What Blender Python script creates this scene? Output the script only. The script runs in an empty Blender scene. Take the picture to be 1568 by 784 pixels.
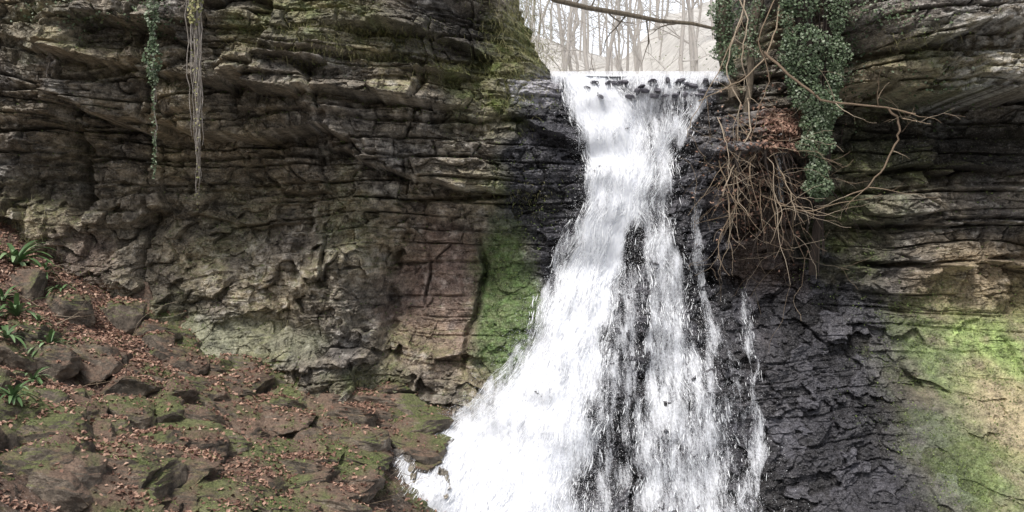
import bpy, math, random, bmesh
import numpy as np
from mathutils import Vector
from mathutils.bvhtree import BVHTree
random.seed(7); rng=np.random.default_rng(7)
scene=bpy.context.scene
CAMY=-14.0; CZ=3.5
def W(px,py,y=0.0):
    s=(y-CAMY)/14.0/112.0
    return (px-784)*s, CZ+(392-py)*s
# ---------------- noise ----------------
def h2(ix,iy,seed=0):
    ix=ix.astype(np.int64); iy=iy.astype(np.int64)
    n=(ix*374761393+iy*668265263+seed*982451653)&0xFFFFFFFF
    n=((n^(n>>13))*1274126177)&0xFFFFFFFF
    n=((n^(n>>16))*2246822519)&0xFFFFFFFF
    n=n^(n>>15)
    return (n&0xFFFFFF)/float(0xFFFFFF)
def perlin(x,y,seed=0):
    x=np.asarray(x,float); y=np.asarray(y,float)
    xi=np.floor(x); yi=np.floor(y); xf=x-xi; yf=y-yi
    u=xf*xf*xf*(xf*(xf*6-15)+10); v=yf*yf*yf*(yf*(yf*6-15)+10)
    def g(a,b):
        t=h2(xi+a,yi+b,seed)*2*np.pi
        return np.cos(t)*(xf-a)+np.sin(t)*(yf-b)
    n0=g(0,0)*(1-u)+g(1,0)*u; n1=g(0,1)*(1-u)+g(1,1)*u
    return (n0*(1-v)+n1*v)*1.5
def fbm(x,y,o=4,seed=0,gain=.5):
    s=0;a=1;t=0
    for i in range(o):
        s=s+a*perlin(x*2**i,y*2**i,seed+i*17); t+=a; a*=gain
    return s/t
def voro(x,y,seed=0):
    xi=np.floor(x); yi=np.floor(y)
    f1=np.full(x.shape,9.); f2=np.full(x.shape,9.)
    cx=np.zeros(x.shape); cy=np.zeros(x.shape); gi=np.zeros(x.shape); gj=np.zeros(x.shape)
    for a in (-1,0,1):
        for b in (-1,0,1):
            gx=xi+a; gy=yi+b
            qx=gx+h2(gx,gy,seed); qy=gy+h2(gx,gy,seed+1)
            d=np.sqrt((qx-x)**2+(qy-y)**2)
            m=d<f1
            f2=np.where(m,f1,np.minimum(f2,d)); f1=np.where(m,d,f1)
            gi=np.where(m,gx,gi); gj=np.where(m,gy,gj)
            cx=np.where(m,qx,cx); cy=np.where(m,qy,cy)
    r=h2(gi,gj,seed+2); r2=h2(gi,gj,seed+3); r3=h2(gi,gj,seed+4)
    tilt=(x-cx)*(r2-.5)+(y-cy)*(r3-.5)
    return f1,f2-f1,r,tilt
def sst(a,b,x):
    t=np.clip((x-a)/(b-a),0,1); return t*t*(3-2*t)
def bricks(x,z,hrow,length,seed,wav=.8):
    w=z/hrow+wav*perlin(x*.30/ max(length,.3),z/hrow*.35,seed)
    row=np.floor(w); f=w-row
    rl=.5+1.1*h2(row,row*0+3,seed+5)
    q=x/(length*rl)+h2(row,row*0+9,seed+6)*7+.25*perlin(x*2/length,w*.8,seed+8)
    col=np.floor(q); g=q-col
    r=h2(row,col,seed+7); rr=h2(row,row*0+1,seed+11)
    ez=sst(0,.10,f)*sst(0,.07,1-f)
    ex=sst(0,.04,g)*sst(0,.04,1-g)
    tl=(h2(row,col,seed+12)-.5)*(g-.5)+(h2(row,col,seed+13)-.3)*(f-.5)*.7
    return r*.65+rr*.35+tl*.9, ez*(.35+.65*ex), r
# ---------------- RBF ----------------
def rbf(pts):
    P=np.array(pts,float); n=len(P)
    D=np.sqrt((P[:,None,0]-P[None,:,0])**2+(P[:,None,1]-P[None,:,1])**2)
    A=np.zeros((n+1,n+1)); A[:n,:n]=D; A[:n,n]=1; A[n,:n]=1
    w=np.linalg.solve(A+np.diag([1e-6]*n+[0]),np.append(P[:,2],0))
    def f(x,y):
        x=np.asarray(x,float); y=np.asarray(y,float); s=np.full(x.shape,w[n])
        for i in range(n): s=s+w[i]*np.sqrt((x-P[i,0])**2+(y-P[i,1])**2+.01)
        return s
    return f
# ---------------- cliff depth field ----------------
cp=[(-300,-200,-.8),(-300,300,-.6),(-300,700,-.6),(0,-200,-.6),(0,0,-.45),(0,120,-.35),(0,250,-.15),(0,350,-.2),(70,60,-.5),(60,250,-.1),(60,330,-.2),
(115,280,.45),(150,80,-.85),(160,260,.3),(150,450,.0),(300,-150,-1.),(300,60,-1.),(300,160,-.85),(300,255,.45),(300,400,.0),(300,490,-.15),
(300,560,-.8),(300,700,-1.0),(400,520,-.35),(100,600,-.6),
(450,60,-.9),(450,150,-.85),(440,270,.55),(420,400,.05),(430,480,-.1),(480,560,-.5),(485,330,.3),
(540,100,-.8),(540,220,-.6),(540,300,-.65),(530,400,-.9),(520,500,-.7),(540,570,-.6),
(620,60,-.7),(640,200,-.55),(620,330,.15),(602,400,.40),(598,460,.3),(680,400,-.2),(680,500,-.25),(645,500,-.15),(690,300,-.25),(680,580,-.3),
(720,60,.7),(740,120,.0),(760,200,-.35),(800,280,-.3),(860,230,-.1),(738,400,.25),(790,400,-.35),(780,500,-.55),(760,600,-.75),(850,420,-.1),
(785,112,.3),(860,112,.3),(940,112,.35),(1095,112,.3),(900,200,.1),(1000,200,.05),(900,300,-.05),(1000,300,-.1),
(940,400,-.25),(1000,450,-.4),(880,500,-.45),(960,560,-.7),(860,600,-.85),(1040,600,-.85),(960,700,-1.15),(800,700,-1.3),(1060,720,-1.3),(960,800,-1.6),(700,740,-1.6),(600,784,-1.8),
(960,1000,-2.4),(700,1000,-2.6),(1200,1000,-2.6),
(1060,300,-.1),(1080,420,-.1),(1120,250,-.15),(1150,330,.05),(1200,200,-.2),(1220,330,.3),(1150,450,.3),(1240,420,.6),(1240,470,.1),(1120,560,-.7),
(1130,700,-1.2),(1200,520,-.4),(1200,650,-1.1),(1240,784,-1.7),(1300,560,-.3),(1330,700,-.9),(1380,784,-1.5),
(1130,60,.6),(1200,60,.5),(1280,100,.6),(1300,200,.9),(1300,330,.8),(1310,430,.5),(1320,40,-.2),(1400,60,-.5),(1400,200,.8),(1400,320,.45),(1400,430,.4),
(1500,60,-.8),(1500,130,-.4),(1500,200,.5),(1500,330,.2),(1500,450,.25),(1568,30,-.9),(1568,300,.1),(1568,450,.15),
(1420,560,-.2),(1500,540,-.5),(1500,650,-1.3),(1450,784,-2.1),(1568,650,-1.6),(1568,784,-2.6),(1850,784,-2.9),(1850,400,-.2),(1850,0,-.9),(1500,1000,-3.6),(300,1000,-1.5),(-300,1000,-1),
(1400,-200,-.6),(900,-200,.5),(600,-200,-.7)]
pw=[]
for a,b,y in cp:
    x,z=W(a,b,y); pw.append((x,z,y))
base_f=rbf(pw)
def axis(lo,vlo,vhi,hi,fine,coarse):
    return np.concatenate([np.arange(lo,vlo,coarse),np.arange(vlo,vhi,fine),np.arange(vhi,hi+coarse,coarse)])
XS=axis(-12,-7.4,7.3,12,.0125,.08); ZS=axis(-1.6,-.0,7.1,9.6,.0118,.06)
gx=np.linspace(XS[0],XS[-1],170); gz=np.linspace(ZS[0],ZS[-1],90)
def bilin(gx,gz,G,x,z):
    fx=np.clip((x-gx[0])/(gx[1]-gx[0]),0,len(gx)-1.001); fz=np.clip((z-gz[0])/(gz[1]-gz[0]),0,len(gz)-1.001)
    i=fx.astype(int); j=fz.astype(int); u=fx-i; v=fz-j
    return (G[j,i]*(1-u)+G[j,i+1]*u)*(1-v)+(G[j+1,i]*(1-u)+G[j+1,i+1]*u)*v
CG=base_f(*np.meshgrid(gx,gz))
X,Z=np.meshgrid(XS,ZS)
Y=bilin(gx,gz,CG,X,Z)
NB=fbm(X*1.6,Z*1.6,5,91)*1.6
def blob(px,py,rx,ry,y=0.,soft=.5,nz=.35,seed=0):
    cx,cz=W(px,py,y); d=np.sqrt(((X-cx)/(rx/112))**2+((Z-cz)/(ry/112))**2)
    d=d+nz*NB
    return 1-sst(1-soft,1+soft,d)
warpx=fbm(X*.5,Z*.5,3,5)*.35; warpz=fbm(X*.30,Z*.5,2,8)*.20+.03*fbm(X*1.6,Z*1.6,2,9)
U=X+warpx; V=Z+warpz-.015*X
def ledge(pts,A,h,h2_,rec=.5,sd=0):
    global Y
    xs=[];zs=[]
    for a,b in pts:
        x,z=W(a,b,-.4); xs.append(x); zs.append(z)
    zl=np.interp(X,xs,zs)+.06*perlin(X*1.7,X*0+sd,sd)+.14*(h2(np.floor(X*1.9+.6*perlin(X*2,X*0,sd)),np.floor(X*0),sd)-.5)
    am=sst(xs[0]-.15,xs[0]+.35,X)*(1-sst(xs[-1]-.35,xs[-1]+.15,X))*A*(1+.5*perlin(X*1.3,Z*.3,sd+3))
    am=am*(.65+.7*h2(np.floor(X*1.7+.5*perlin(X*2,Z*2,sd+1)),np.floor(X*0),sd+4))
    d=Z-zl; s=sst(-.02,.03,d)
    Y=Y-am*s*np.exp(-np.maximum(d,0)/h)+am*rec*(1-s)*np.exp(np.minimum(d,0)/h2_)
ledge([(90,150),(130,172),(220,200),(330,212),(480,205),(560,225)],.72,.7,.36,.7,1)
ledge([(490,215),(600,262),(700,290),(790,300)],.46,.4,.28,.8,2)
ledge([(360,118),(440,112),(530,122)],.38,.25,.2,.5,3)
ledge([(80,95),(180,105),(300,130),(420,150),(560,160),(700,170)],.36,.3,.2,.7,4)
ledge([(130,45),(220,60),(330,85)],.36,.25,.2,.6,5)
ledge([(520,60),(600,50),(745,62)],.42,.3,.25,.8,6)
ledge([(320,20),(430,25),(520,15)],.32,.3,.2,.6,26)
ledge([(620,115),(700,120),(770,110)],.3,.25,.2,.6,29)
ledge([(540,330),(560,325),(600,335)],.3,.4,.2,.5,27)
ledge([(250,330),(380,345),(460,335)],.16,.3,.2,.6,30)
ledge([(600,352),(680,345),(745,350)],-.12,.2,.2,.0,8)
ledge([(1290,128),(1400,130),(1500,150),(1700,140)],.75,.5,.5,.8,9)
ledge([(1300,70),(1400,72),(1480,60),(1700,60)],.36,.25,.2,.6,10)
ledge([(1330,258),(1450,250),(1568,262),(1700,262)],.30,.4,.2,.7,11)
ledge([(1340,330),(1500,345),(1700,340)],.25,.4,.2,.6,12)
ledge([(1350,400),(1500,405),(1700,410)],.25,.4,.2,.6,28)
ledge([(1060,215),(1150,240),(1260,230)],.2,.2,.3,.3,13)
ledge([(770,165),(830,200),(900,225)],.26,.2,.3,.6,14)
ledge([(200,548),(330,556),(480,566),(560,560)],.15,.2,.2,.4,15)
ledge([(640,560),(740,552)],.15,.2,.2,.4,16)
def crack(pts,A,wd,sd):
    global Y
    xs=[];zs=[]
    for a,b in pts:
        x,z=W(a,b,0.); xs.append(x); zs.append(z)
    xs=xs[::-1]; zs=zs[::-1]
    xl=np.interp(Z,zs,xs)+.07*perlin(Z*2.0,Z*0+sd,sd)+.04*(h2(np.floor(Z*5),Z*0,sd)-.5)
    m=sst(zs[0]-.3,zs[0]+.2,Z)*(1-sst(zs[-1]-.2,zs[-1]+.3,Z))*(.6+.8*perlin(X*3,Z*3,sd+5))
    Y=Y+A*m*(1-sst(.0,1.6,np.abs((X-xl)/wd)+.4*perlin(X*9,Z*9,sd)))
crack([(118,170),(114,250),(118,330)],.8,.08,1)
crack([(213,260),(215,350),(200,420)],.25,.04,2)
crack([(652,360),(655,400),(650,480)],.16,.022,3)
crack([(738,370),(742,420),(725,480),(712,560)],.35,.045,4)
crack([(612,360),(590,430),(600,520)],.45,.10,5)
crack([(470,320),(455,400),(470,470)],.25,.06,6)
crack([(1262,180),(1262,300),(1255,440)],.4,.16,7)
crack([(1085,300),(1095,400),(1110,480)],.2,.07,8)
crack([(950,420),(945,600),(930,784)],.12,.05,9)
up=np.clip(sst(3.9,5.2,Z+.3*NB)+blob(640,240,200,110)+blob(1450,260,300,260,0),0,1)
wallm=1-up
falls=np.clip(blob(960,480,190,480,-.4,.25,.2)+blob(1230,640,170,230,-.8,.25,.2),0,1)
moss_slab=blob(780,470,56,125,-.3,.3,.3)
gslope=blob(1535,650,165,185,-.6,.3,.3)
smooth=np.clip(moss_slab*.7+gslope*.85+blob(340,515,160,30,0,.3,.2)*.7,0,1)
redc=blob(672,450,75,105,0,.3,.2)
b0,e0,r0=bricks(U,V,.55,1.5,20,.6)
b1,e1,r1=bricks(U,V,.27,.85,21,.7)
b2,e2,r2=bricks(U+.1*perlin(U*3,V*3,4),V,.11,.45,31,.7)
jx=.35*perlin(U*2.6,V*6,61); jz=.35*perlin(U*2.6,V*6,64)
_,dA_,cA_,tA_=voro(U*2.0+jx,V*6.5+jz,55)
_,dB_,cB_,tB_=voro(U*5.5+jx*1.3,V*14+jz*1.3,56)
_,dC_,cC_,tC_=voro(U*15+jx*2,V*32+jz*2,57)
_,d1a,c1a,t1a=voro(U*1.0+.4*perlin(U*2.4,V*2.4,61),V*1.25+.3*perlin(U*2.4,V*2.4,65),51)
_,d1b,c1b,t1b=voro(U*3.0+.4*perlin(U*6,V*6,62),V*4.0+.4*perlin(U*6,V*6,66),52)
_,d1c,c1c,t1c=voro(U*9+.4*perlin(U*14,V*14,63),V*12+.4*perlin(U*14,V*14,67),53)
brk=sst(-.35,.15,fbm(X*1.1,Z*1.4,3,88))
brk2=sst(-.25,.25,fbm(X*.9,Z*1.2,3,89))
det_up=.40*(b0*e0)+.30*(b1*e1)+.10*(b2*e2)*brk2+.09*cA_+.16*tA_-.012*(1-sst(0,.10,dA_))+.045*cB_+.08*tB_+.012*cC_+.025*tC_+.09*t1b+.14*t1a
det_w=.34*c1a+.62*t1a-.03*(1-sst(0,.05,d1a))+.14*c1b+.34*t1b-.015*(1-sst(0,.08,d1b))+.032*c1c+.08*t1c+.12*b1*e1*brk+.03*b2*e2*brk2*brk+.02*cB_*brk2+.03*tB_+.015*cC_*brk*brk2
det_f=.18*c1a+.30*t1a-.02*(1-sst(0,.08,d1a))+.11*c1b+.20*t1b-.02*(1-sst(0,.12,d1b))+.032*c1c+.06*t1c+.11*b1*e1+.05*b2*e2+.03*cB_+.04*tB_
det_r=.16*b1*e1+.09*t1b+.04*b2*e2*brk+.015*c1c+.08*b0
det=det_up*up+det_w*wallm
det=det*(1-falls)+det_f*falls
det=det*(1-redc)+det_r*redc
fine=.22*fbm(X*.9,Z*1.1,3,71)+.04*np.abs(fbm(X*5,Z*7,4,72))+.018*fbm(X*18,Z*26,3,73,.7)
Y=Y-(det*(1-.80*smooth))-fine*(1-.2*smooth)+.32
# gap opening
zlip=W(0,115,.3)[1]
ex=.10*perlin(Z*2.2,Z*0,77)+.05*perlin(Z*8,Z*0,78)
xl=np.interp(Z,[zlip,W(0,60,1)[1],W(0,0,1)[1],9.6],[W(862,115,.8)[0],W(825,60,.8)[0],W(795,0,.8)[0],-1.0])+ex
xr=np.interp(Z,[zlip,W(0,0,1)[1],9.6],[W(1112,115,.8)[0],W(1122,0,.8)[0],3.6])-ex
ins=np.minimum(X-xl,xr-X)
Y=Y+(Z>zlip)*1.3*sst(-.5,.05,ins)
zl2=zlip+.06*fbm(X*2.5,X*0+.5,3,79)-.05*(h2(np.floor(X*3.1),X*0,80)>.6)
cut=(Z>zl2)&(ins>.0)
dYdz=np.gradient(Y,ZS,axis=0)
upf=sst(.3,2.,dYdz)
# ------------- colour -------------
def col(r,g,b): return np.array([r,g,b])
def mix(C,c,m): return C*(1-m[...,None])+c*m[...,None]
n1=fbm(X*.8,Z*1.1,4,101); n2=fbm(X*3,Z*4,4,102); n3=fbm(X*9,Z*13,3,103)
C=np.zeros(X.shape+(3,))+col(.275,.240,.192)
C=mix(C,col(.41,.345,.24),sst(-.10,.45,n1+.5*n2))
C=mix(C,col(.17,.152,.138),sst(-.05,.45,-n1+.6*n2)*.9)
C=mix(C,col(.54,.51,.465),sst(.10,.5,n2+.5*n3)*.7)
tone=(.34+1.25*(r2*.15+r1*.2+c1b*.3+cA_*.2+cB_*.15))*(.85+.6*n3)
C=C*(tone)[...,None]
C=mix(C,col(.45,.38,.26),blob(300,350,210,130)*.55*sst(-.5,.5,n2))
C=mix(C,col(.60,.55,.48),blob(390,410,90,70)*.65*sst(-.1,.4,n3+n2))
C=mix(C,col(.62,.57,.49),blob(530,350,50,110,-.4)*.7*sst(-.1,.4,n3+n2))
C=mix(C,col(.56,.51,.44),blob(620,215,110,50,-.4)*.45*sst(-.1,.4,n3+n2))
redb=np.clip(blob(672,450,80,110,0,.5,.4)+blob(120,400,40,60)*.5,0,1); C=mix(C,C*.4+col(.36,.235,.185)*.6,redb*.85)
C=mix(C,col(.35,.36,.24),blob(330,515,160,32,0,.5,.5)*.6)
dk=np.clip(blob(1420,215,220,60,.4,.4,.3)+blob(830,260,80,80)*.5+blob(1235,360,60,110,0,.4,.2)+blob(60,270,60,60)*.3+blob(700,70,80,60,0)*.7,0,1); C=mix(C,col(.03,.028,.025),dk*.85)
mossn=sst(-.15,.45,n2+.4*n3)
M=np.zeros(X.shape)
for a in [(780,150,85,65,0,.5,.5,1.),(800,300,65,60,0,.5,.5,.8),(800,60,60,60,.3,.5,.5,1.),(500,45,120,38,-.8,.5,.5,.7),
          (250,480,60,40,0,.5,.5,.4),(340,340,60,60,0,.6,.6,.3),(1300,370,70,100,.4,.5,.5,.8),(1400,120,60,50,0,.5,.5,.5),(560,580,60,20,-.4,.5,.5,.8),(1420,590,120,130,-.4,.5,.4,.6),(1330,270,80,70,.5,.5,.5,.5),(530,330,40,60,-.3,.5,.5,.5),(100,60,80,50,0,.5,.5,.3)]:
    M=np.maximum(M,blob(*a[:7])*a[7])
C=mix(C,col(.13,.16,.042),np.clip(M*(.35+.75*mossn),0,1))
C=mix(C,col(.16,.17,.06),upf*sst(.0,.5,n1+n2*.6+.12)*.55*(1-falls))
C=mix(C,col(.125,.195,.065)*1.1,np.clip(moss_slab*(.8+.6*n3),0,1))
C=mix(C,col(.33,.28,.18),np.clip(gslope*1.2,0,1)*.85*(1-falls))
C=mix(C,col(.17,.205,.07),np.clip(gslope*sst(-.4,.2,n2+n1),0,1)*.9)
gs=np.clip(blob(1500,550,90,80,-.5,.5,.6)+.6*blob(1535,740,60,50,-2.,.6,.6),0,1); C=mix(C,col(.36,.48,.17)*(1+.5*n3[...,None]),gs*.9*sst(-.8,.3,n2))
C=mix(C,col(.50,.40,.26),blob(1560,640,60,55,-1.2,.5,.5)*.85)
C=mix(C,col(.38,.29,.18),blob(1490,430,110,60,.1,.5,.5)*.6)
C=mix(C,col(.52,.52,.51),blob(1530,70,70,90,-.8,.5,.5)*.6*sst(-.2,.2,n3))
wet=np.clip(falls*1.2*(1-moss_slab)*(1-gs)+blob(830,260,60,100)*.5+blob(1150,330,110,130)*.6+.7*blob(1370,610,90,190,-.5),0,1)
wc=col(.068,.067,.078)
C=mix(C,wc*(.35+1.3*c1b[...,None]),np.clip(wet*.95,0,1)*(1-.35*blob(1420,650,60,120,-.8)))
C=mix(C,col(.32,.30,.30),blob(1130,220,90,60,0,.5,.5)*.5*sst(-.3,.2,n3))
C=mix(C,col(.24,.10,.06),blob(1205,200,35,30,-.3,.5,.5)*.8)
C=mix(C,col(.10,.065,.045),blob(1180,330,70,120,-.1,.5,.5)*.7)
C=mix(C,col(.40,.40,.44),blob(980,140,120,28,.3,.3,.3)*.6)
C=mix(C,col(.50,.49,.54),blob(822,140,50,24,.3,.3,.3)*.8)
C=np.clip(C,.01,.8)

# ------------- materials -------------
def newmat(name):
    m=bpy.data.materials.new(name); m.use_nodes=True
    nt=m.node_tree; b=nt.nodes['Principled BSDF']; return m,nt,b
def L(nt,a,b): nt.links.new(a,b)
def node(nt,t,**k):
    n=nt.nodes.new(t)
    for a,v in k.items():
        if a in n.inputs.keys(): n.inputs[a].default_value=v
        else: setattr(n,a,v)
    return n
def mathn(nt,op,a,b=None,clamp=False):
    n=nt.nodes.new('ShaderNodeMath'); n.operation=op; n.use_clamp=clamp
    for i,v in enumerate((a,b)):
        if v is None: continue
        if isinstance(v,(int,float)): n.inputs[i].default_value=v
        else: L(nt,v,n.inputs[i])
    return n.outputs[0]
def mixc(nt,f,a,b):
    n=nt.nodes.new('ShaderNodeMix'); n.data_type='RGBA'
    for k,v in (('Factor',f),('A',a),('B',b)):
        if isinstance(v,tuple): n.inputs[k].default_value=(*v,1)
        elif isinstance(v,(int,float)): n.inputs[k].default_value=v
        else: L(nt,v,n.inputs[k])
    return n.outputs['Result']
def ramp(nt,src,stops):
    n=nt.nodes.new('ShaderNodeValToRGB'); cr=n.color_ramp
    while len(cr.elements)<len(stops): cr.elements.new(.5)
    for e,(p,c) in zip(cr.elements,stops): e.position=p; e.color=(c if len(c)==4 else (*c,1))
    L(nt,src,n.inputs[0]); return n.outputs[0]
def rockmat(name):
    m,nt,b=newmat(name)
    tc=node(nt,'ShaderNodeTexCoord'); at=node(nt,'ShaderNodeAttribute'); at.attribute_name='Col'
    wt=node(nt,'ShaderNodeAttribute'); wt.attribute_name='wet'
    na=node(nt,'ShaderNodeTexNoise',Scale=8.0,Detail=7.0,Roughness=.72); L(nt,tc.outputs['Object'],na.inputs['Vector'])
    nb=node(nt,'ShaderNodeTexNoise',Scale=36.0,Detail=4.0,Roughness=.75); L(nt,tc.outputs['Object'],nb.inputs['Vector'])
    f=mathn(nt,'ADD',mathn(nt,'MULTIPLY',na.outputs[0],3.8),mathn(nt,'MULTIPLY',nb.outputs[0],2.8))
    f=mathn(nt,'SUBTRACT',f,2.27); f=mathn(nt,'MAXIMUM',f,.10)
    mx=nt.nodes.new('ShaderNodeVectorMath'); mx.operation='SCALE'; L(nt,at.outputs['Color'],mx.inputs[0]); L(nt,f,mx.inputs['Scale'])
    lic=ramp(nt,nb.outputs[0],[(.57,(0,0,0)),(.65,(1,1,1))])
    ll=mathn(nt,'MULTIPLY',lic,mathn(nt,'SUBTRACT',.34,mathn(nt,'MULTIPLY',wt.outputs['Fac'],.18)))
    c=mixc(nt,ll,mx.outputs[0],(.50,.49,.47)); L(nt,c,b.inputs['Base Color'])
    r=mathn(nt,'SUBTRACT',.88,mathn(nt,'MULTIPLY',wt.outputs['Fac'],.66)); L(nt,r,b.inputs['Roughness'])
    b.inputs['Specular IOR Level'].default_value=.5
    bp=node(nt,'ShaderNodeBump',Strength=1.,Distance=.045)
    hh=mathn(nt,'ADD',na.outputs[0],mathn(nt,'MULTIPLY',nb.outputs[0],.5)); L(nt,hh,bp.inputs['Height']); L(nt,bp.outputs[0],b.inputs['Normal'])
    return m
M_rock=rockmat('strata_rock')
def grid_obj(name,Xg,Yg,Zg,Cg,Wg,mat,keep=None,smooth=False):
    h,w=Xg.shape
    co=np.stack([Xg,Yg,Zg],-1).reshape(-1,3)
    idx=np.arange(h*w).reshape(h,w)
    q=np.stack([idx[:-1,:-1],idx[:-1,1:],idx[1:,1:],idx[1:,:-1]],-1).reshape(-1,4)
    if keep is not None: q=q[keep[:-1,:-1].reshape(-1)]
    me=bpy.data.meshes.new(name); me.vertices.add(len(co)); me.vertices.foreach_set('co',co.astype(np.float32).ravel())
    me.loops.add(len(q)*4); me.loops.foreach_set('vertex_index',q.astype(np.int32).ravel())
    me.polygons.add(len(q)); me.polygons.foreach_set('loop_start',np.arange(0,len(q)*4,4,dtype=np.int32))
    me.polygons.foreach_set('loop_total',np.full(len(q),4,dtype=np.int32))
    me.polygons.foreach_set('use_smooth',np.full(len(q),smooth))
    if Cg is not None:
        a=me.attributes.new('Col','FLOAT_COLOR','POINT'); a.data.foreach_set('color',np.concatenate([Cg.reshape(-1,3),np.ones((h*w,1))],1).astype(np.float32).ravel())
    if Wg is not None:
        a=me.attributes.new('wet','FLOAT','POINT'); a.data.foreach_set('value',Wg.astype(np.float32).ravel())
    me.update(calc_edges=True)
    ob=bpy.data.objects.new(name,me); scene.collection.objects.link(ob); me.materials.append(mat); return ob
i1=np.searchsorted(XS,W(850,0)[0]); i2=np.searchsorted(XS,W(1275,0)[0])
for nm,a,b in (('rock_cliff',0,i1+1),('waterfall_rock_face',i1,i2+1),('rock_cliff.001',i2,len(XS))):
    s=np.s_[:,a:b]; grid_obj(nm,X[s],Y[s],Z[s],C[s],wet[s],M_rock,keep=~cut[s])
def blur(A,n):
    for ax in (0,1):
        c=np.cumsum(np.pad(A,[(n+1,n) if k==ax else (0,0) for k in (0,1)],mode='edge'),axis=ax)
        A=(np.take(c,range(2*n+1,c.shape[ax]),ax)-np.take(c,range(0,c.shape[ax]-2*n-1),ax))/(2*n+1)
    return A
ux=np.linspace(-8,8,1200); uz=np.linspace(-1.5,7.4,680)
def resample(F):
    ii=np.clip(np.searchsorted(XS,ux),0,len(XS)-1); jj=np.clip(np.searchsorted(ZS,uz),0,len(ZS)-1)
    return F[np.ix_(jj,ii)]
YR=resample(Y); YB=blur(YR,7); YM=np.minimum(YB,blur(YR,2))
YL=YR.copy(); j0=np.searchsorted(uz,zlip-.05); cc=(ux>.3)&(ux<3.2); YL[j0:,cc]=YL[j0,cc][None,:]
YW=blur(blur(np.minimum(blur(YL,7),YL),9),7)-.05
def rockY(x,z,F=YM): return bilin(ux,uz,F,x,z)
def onrock(px,py,off=0.05,F=None):
    F=YM if F is None else F
    px=np.asarray(px,float); py=np.asarray(py,float); y=np.zeros(px.shape)
    for _ in range(5):
        x,z=W(px,py,y); y=y*.4+.6*(rockY(x,z,F)-off)
    return x,y,z
# ------------- accumulators -------------
class Acc:
    def __init__(s): s.v=[];s.f=[];s.n=0
    def add(s,v,f):
        v=np.asarray(v,float); n=s.n; s.v.append(v)
        f=(np.asarray(f)+n).tolist() if isinstance(f,np.ndarray) else [tuple(i+n for i in q) for q in f]
        s.f+=f; s.n+=len(v)
    def tube(s,pts,rad,k=6):
        pts=[Vector(p) for p in pts]; V=[];F=[]
        up=Vector((.13,.97,.2))
        for i,p in enumerate(pts):
            t=(pts[min(i+1,len(pts)-1)]-pts[max(i-1,0)])
            if t.length<1e-6: t=Vector((0,0,1))
            t.normalize(); a=t.cross(up)
            if a.length<.1: a=t.cross(Vector((1,0,0)))
            a.normalize(); b=t.cross(a)
            r=rad[i] if hasattr(rad,'__len__') else rad
            for j in range(k):
                an=2*math.pi*j/k; V.append(p+(a*math.cos(an)+b*math.sin(an))*r)
        for i in range(len(pts)-1):
            for j in range(k):
                F.append((i*k+j,i*k+(j+1)%k,(i+1)*k+(j+1)%k,(i+1)*k+j))
        s.add([tuple(v) for v in V],F)
    def obj(s,name,mat,smooth=True):
        me=bpy.data.meshes.new(name); me.from_pydata(np.concatenate(s.v).tolist(),[],s.f); me.update()
        me.polygons.foreach_set('use_smooth',[smooth]*len(me.polygons))
        me.materials.append(mat); ob=bpy.data.objects.new(name,me); scene.collection.objects.link(ob); return ob
def leaves(acc,P,size,updir=None,spread=1.0,asp=.7):
    P=np.asarray(P,float); n=len(P)
    nr=rng.normal(size=(n,3))*spread
    if updir is not None: nr=nr+np.asarray(updir)
    nr/=np.linalg.norm(nr,axis=1)[:,None]+1e-9
    t=np.cross(nr,rng.normal(size=(n,3))); t/=np.linalg.norm(t,axis=1)[:,None]+1e-9
    b=np.cross(nr,t); sz=(size*(.6+.8*rng.random(n)))[:,None]
    fold=nr*sz*.18*rng.normal(size=(n,1))
    v=np.stack([P-t*sz*.5,P+b*sz*asp*.5-t*sz*.08+fold,P+t*sz*.5,P-b*sz*asp*.5-t*sz*.08+fold],1).reshape(-1,3)
    i=np.arange(n)*4
    f=np.concatenate([np.stack([i,i+1,i+2],1),np.stack([i,i+2,i+3],1)])
    acc.add(v,f)
def leafmat(name,stops,rough=.6):
    m,nt,b=newmat(name)
    g=node(nt,'ShaderNodeNewGeometry'); tc=node(nt,'ShaderNodeTexCoord')
    no=node(nt,'ShaderNodeTexNoise',Scale=2.5,Detail=3.0); L(nt,tc.outputs['Object'],no.inputs['Vector'])
    f=mathn(nt,'ADD',mathn(nt,'MULTIPLY',g.outputs['Random Per Island'],.75),mathn(nt,'MULTIPLY',no.outputs[0],.5)); f=mathn(nt,'SUBTRACT',f,.12)
    L(nt,ramp(nt,f,stops),b.inputs['Base Color']); b.inputs['Roughness'].default_value=rough
    return m
M_ivy=leafmat('ivy_leaf',[(0,(.03,.05,.025)),(.4,(.07,.11,.05)),(.75,(.16,.21,.12)),(1,(.38,.42,.32))],.45)
M_fern=leafmat('fern_leaf',[(0,(.05,.10,.04)),(.5,(.13,.22,.09)),(1,(.34,.46,.26))],.4)
M_litter=leafmat('dead_leaf',[(0,(.055,.03,.022)),(.35,(.17,.088,.062)),(.65,(.35,.205,.145)),(.87,(.52,.34,.25)),(1,(.68,.54,.43))],.7)
M_grass=leafmat('dry_grass',[(0,(.06,.07,.02)),(.4,(.19,.20,.07)),(.8,(.38,.35,.17)),(1,(.5,.45,.28))],.7)
M_moss=leafmat('moss_tuft',[(0,(.045,.07,.02)),(.5,(.13,.18,.05)),(1,(.30,.38,.13))],.8)
M_twig=leafmat('dead_twig',[(0,(.12,.08,.055)),(.5,(.28,.21,.14)),(1,(.52,.44,.34))],.8)
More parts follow.
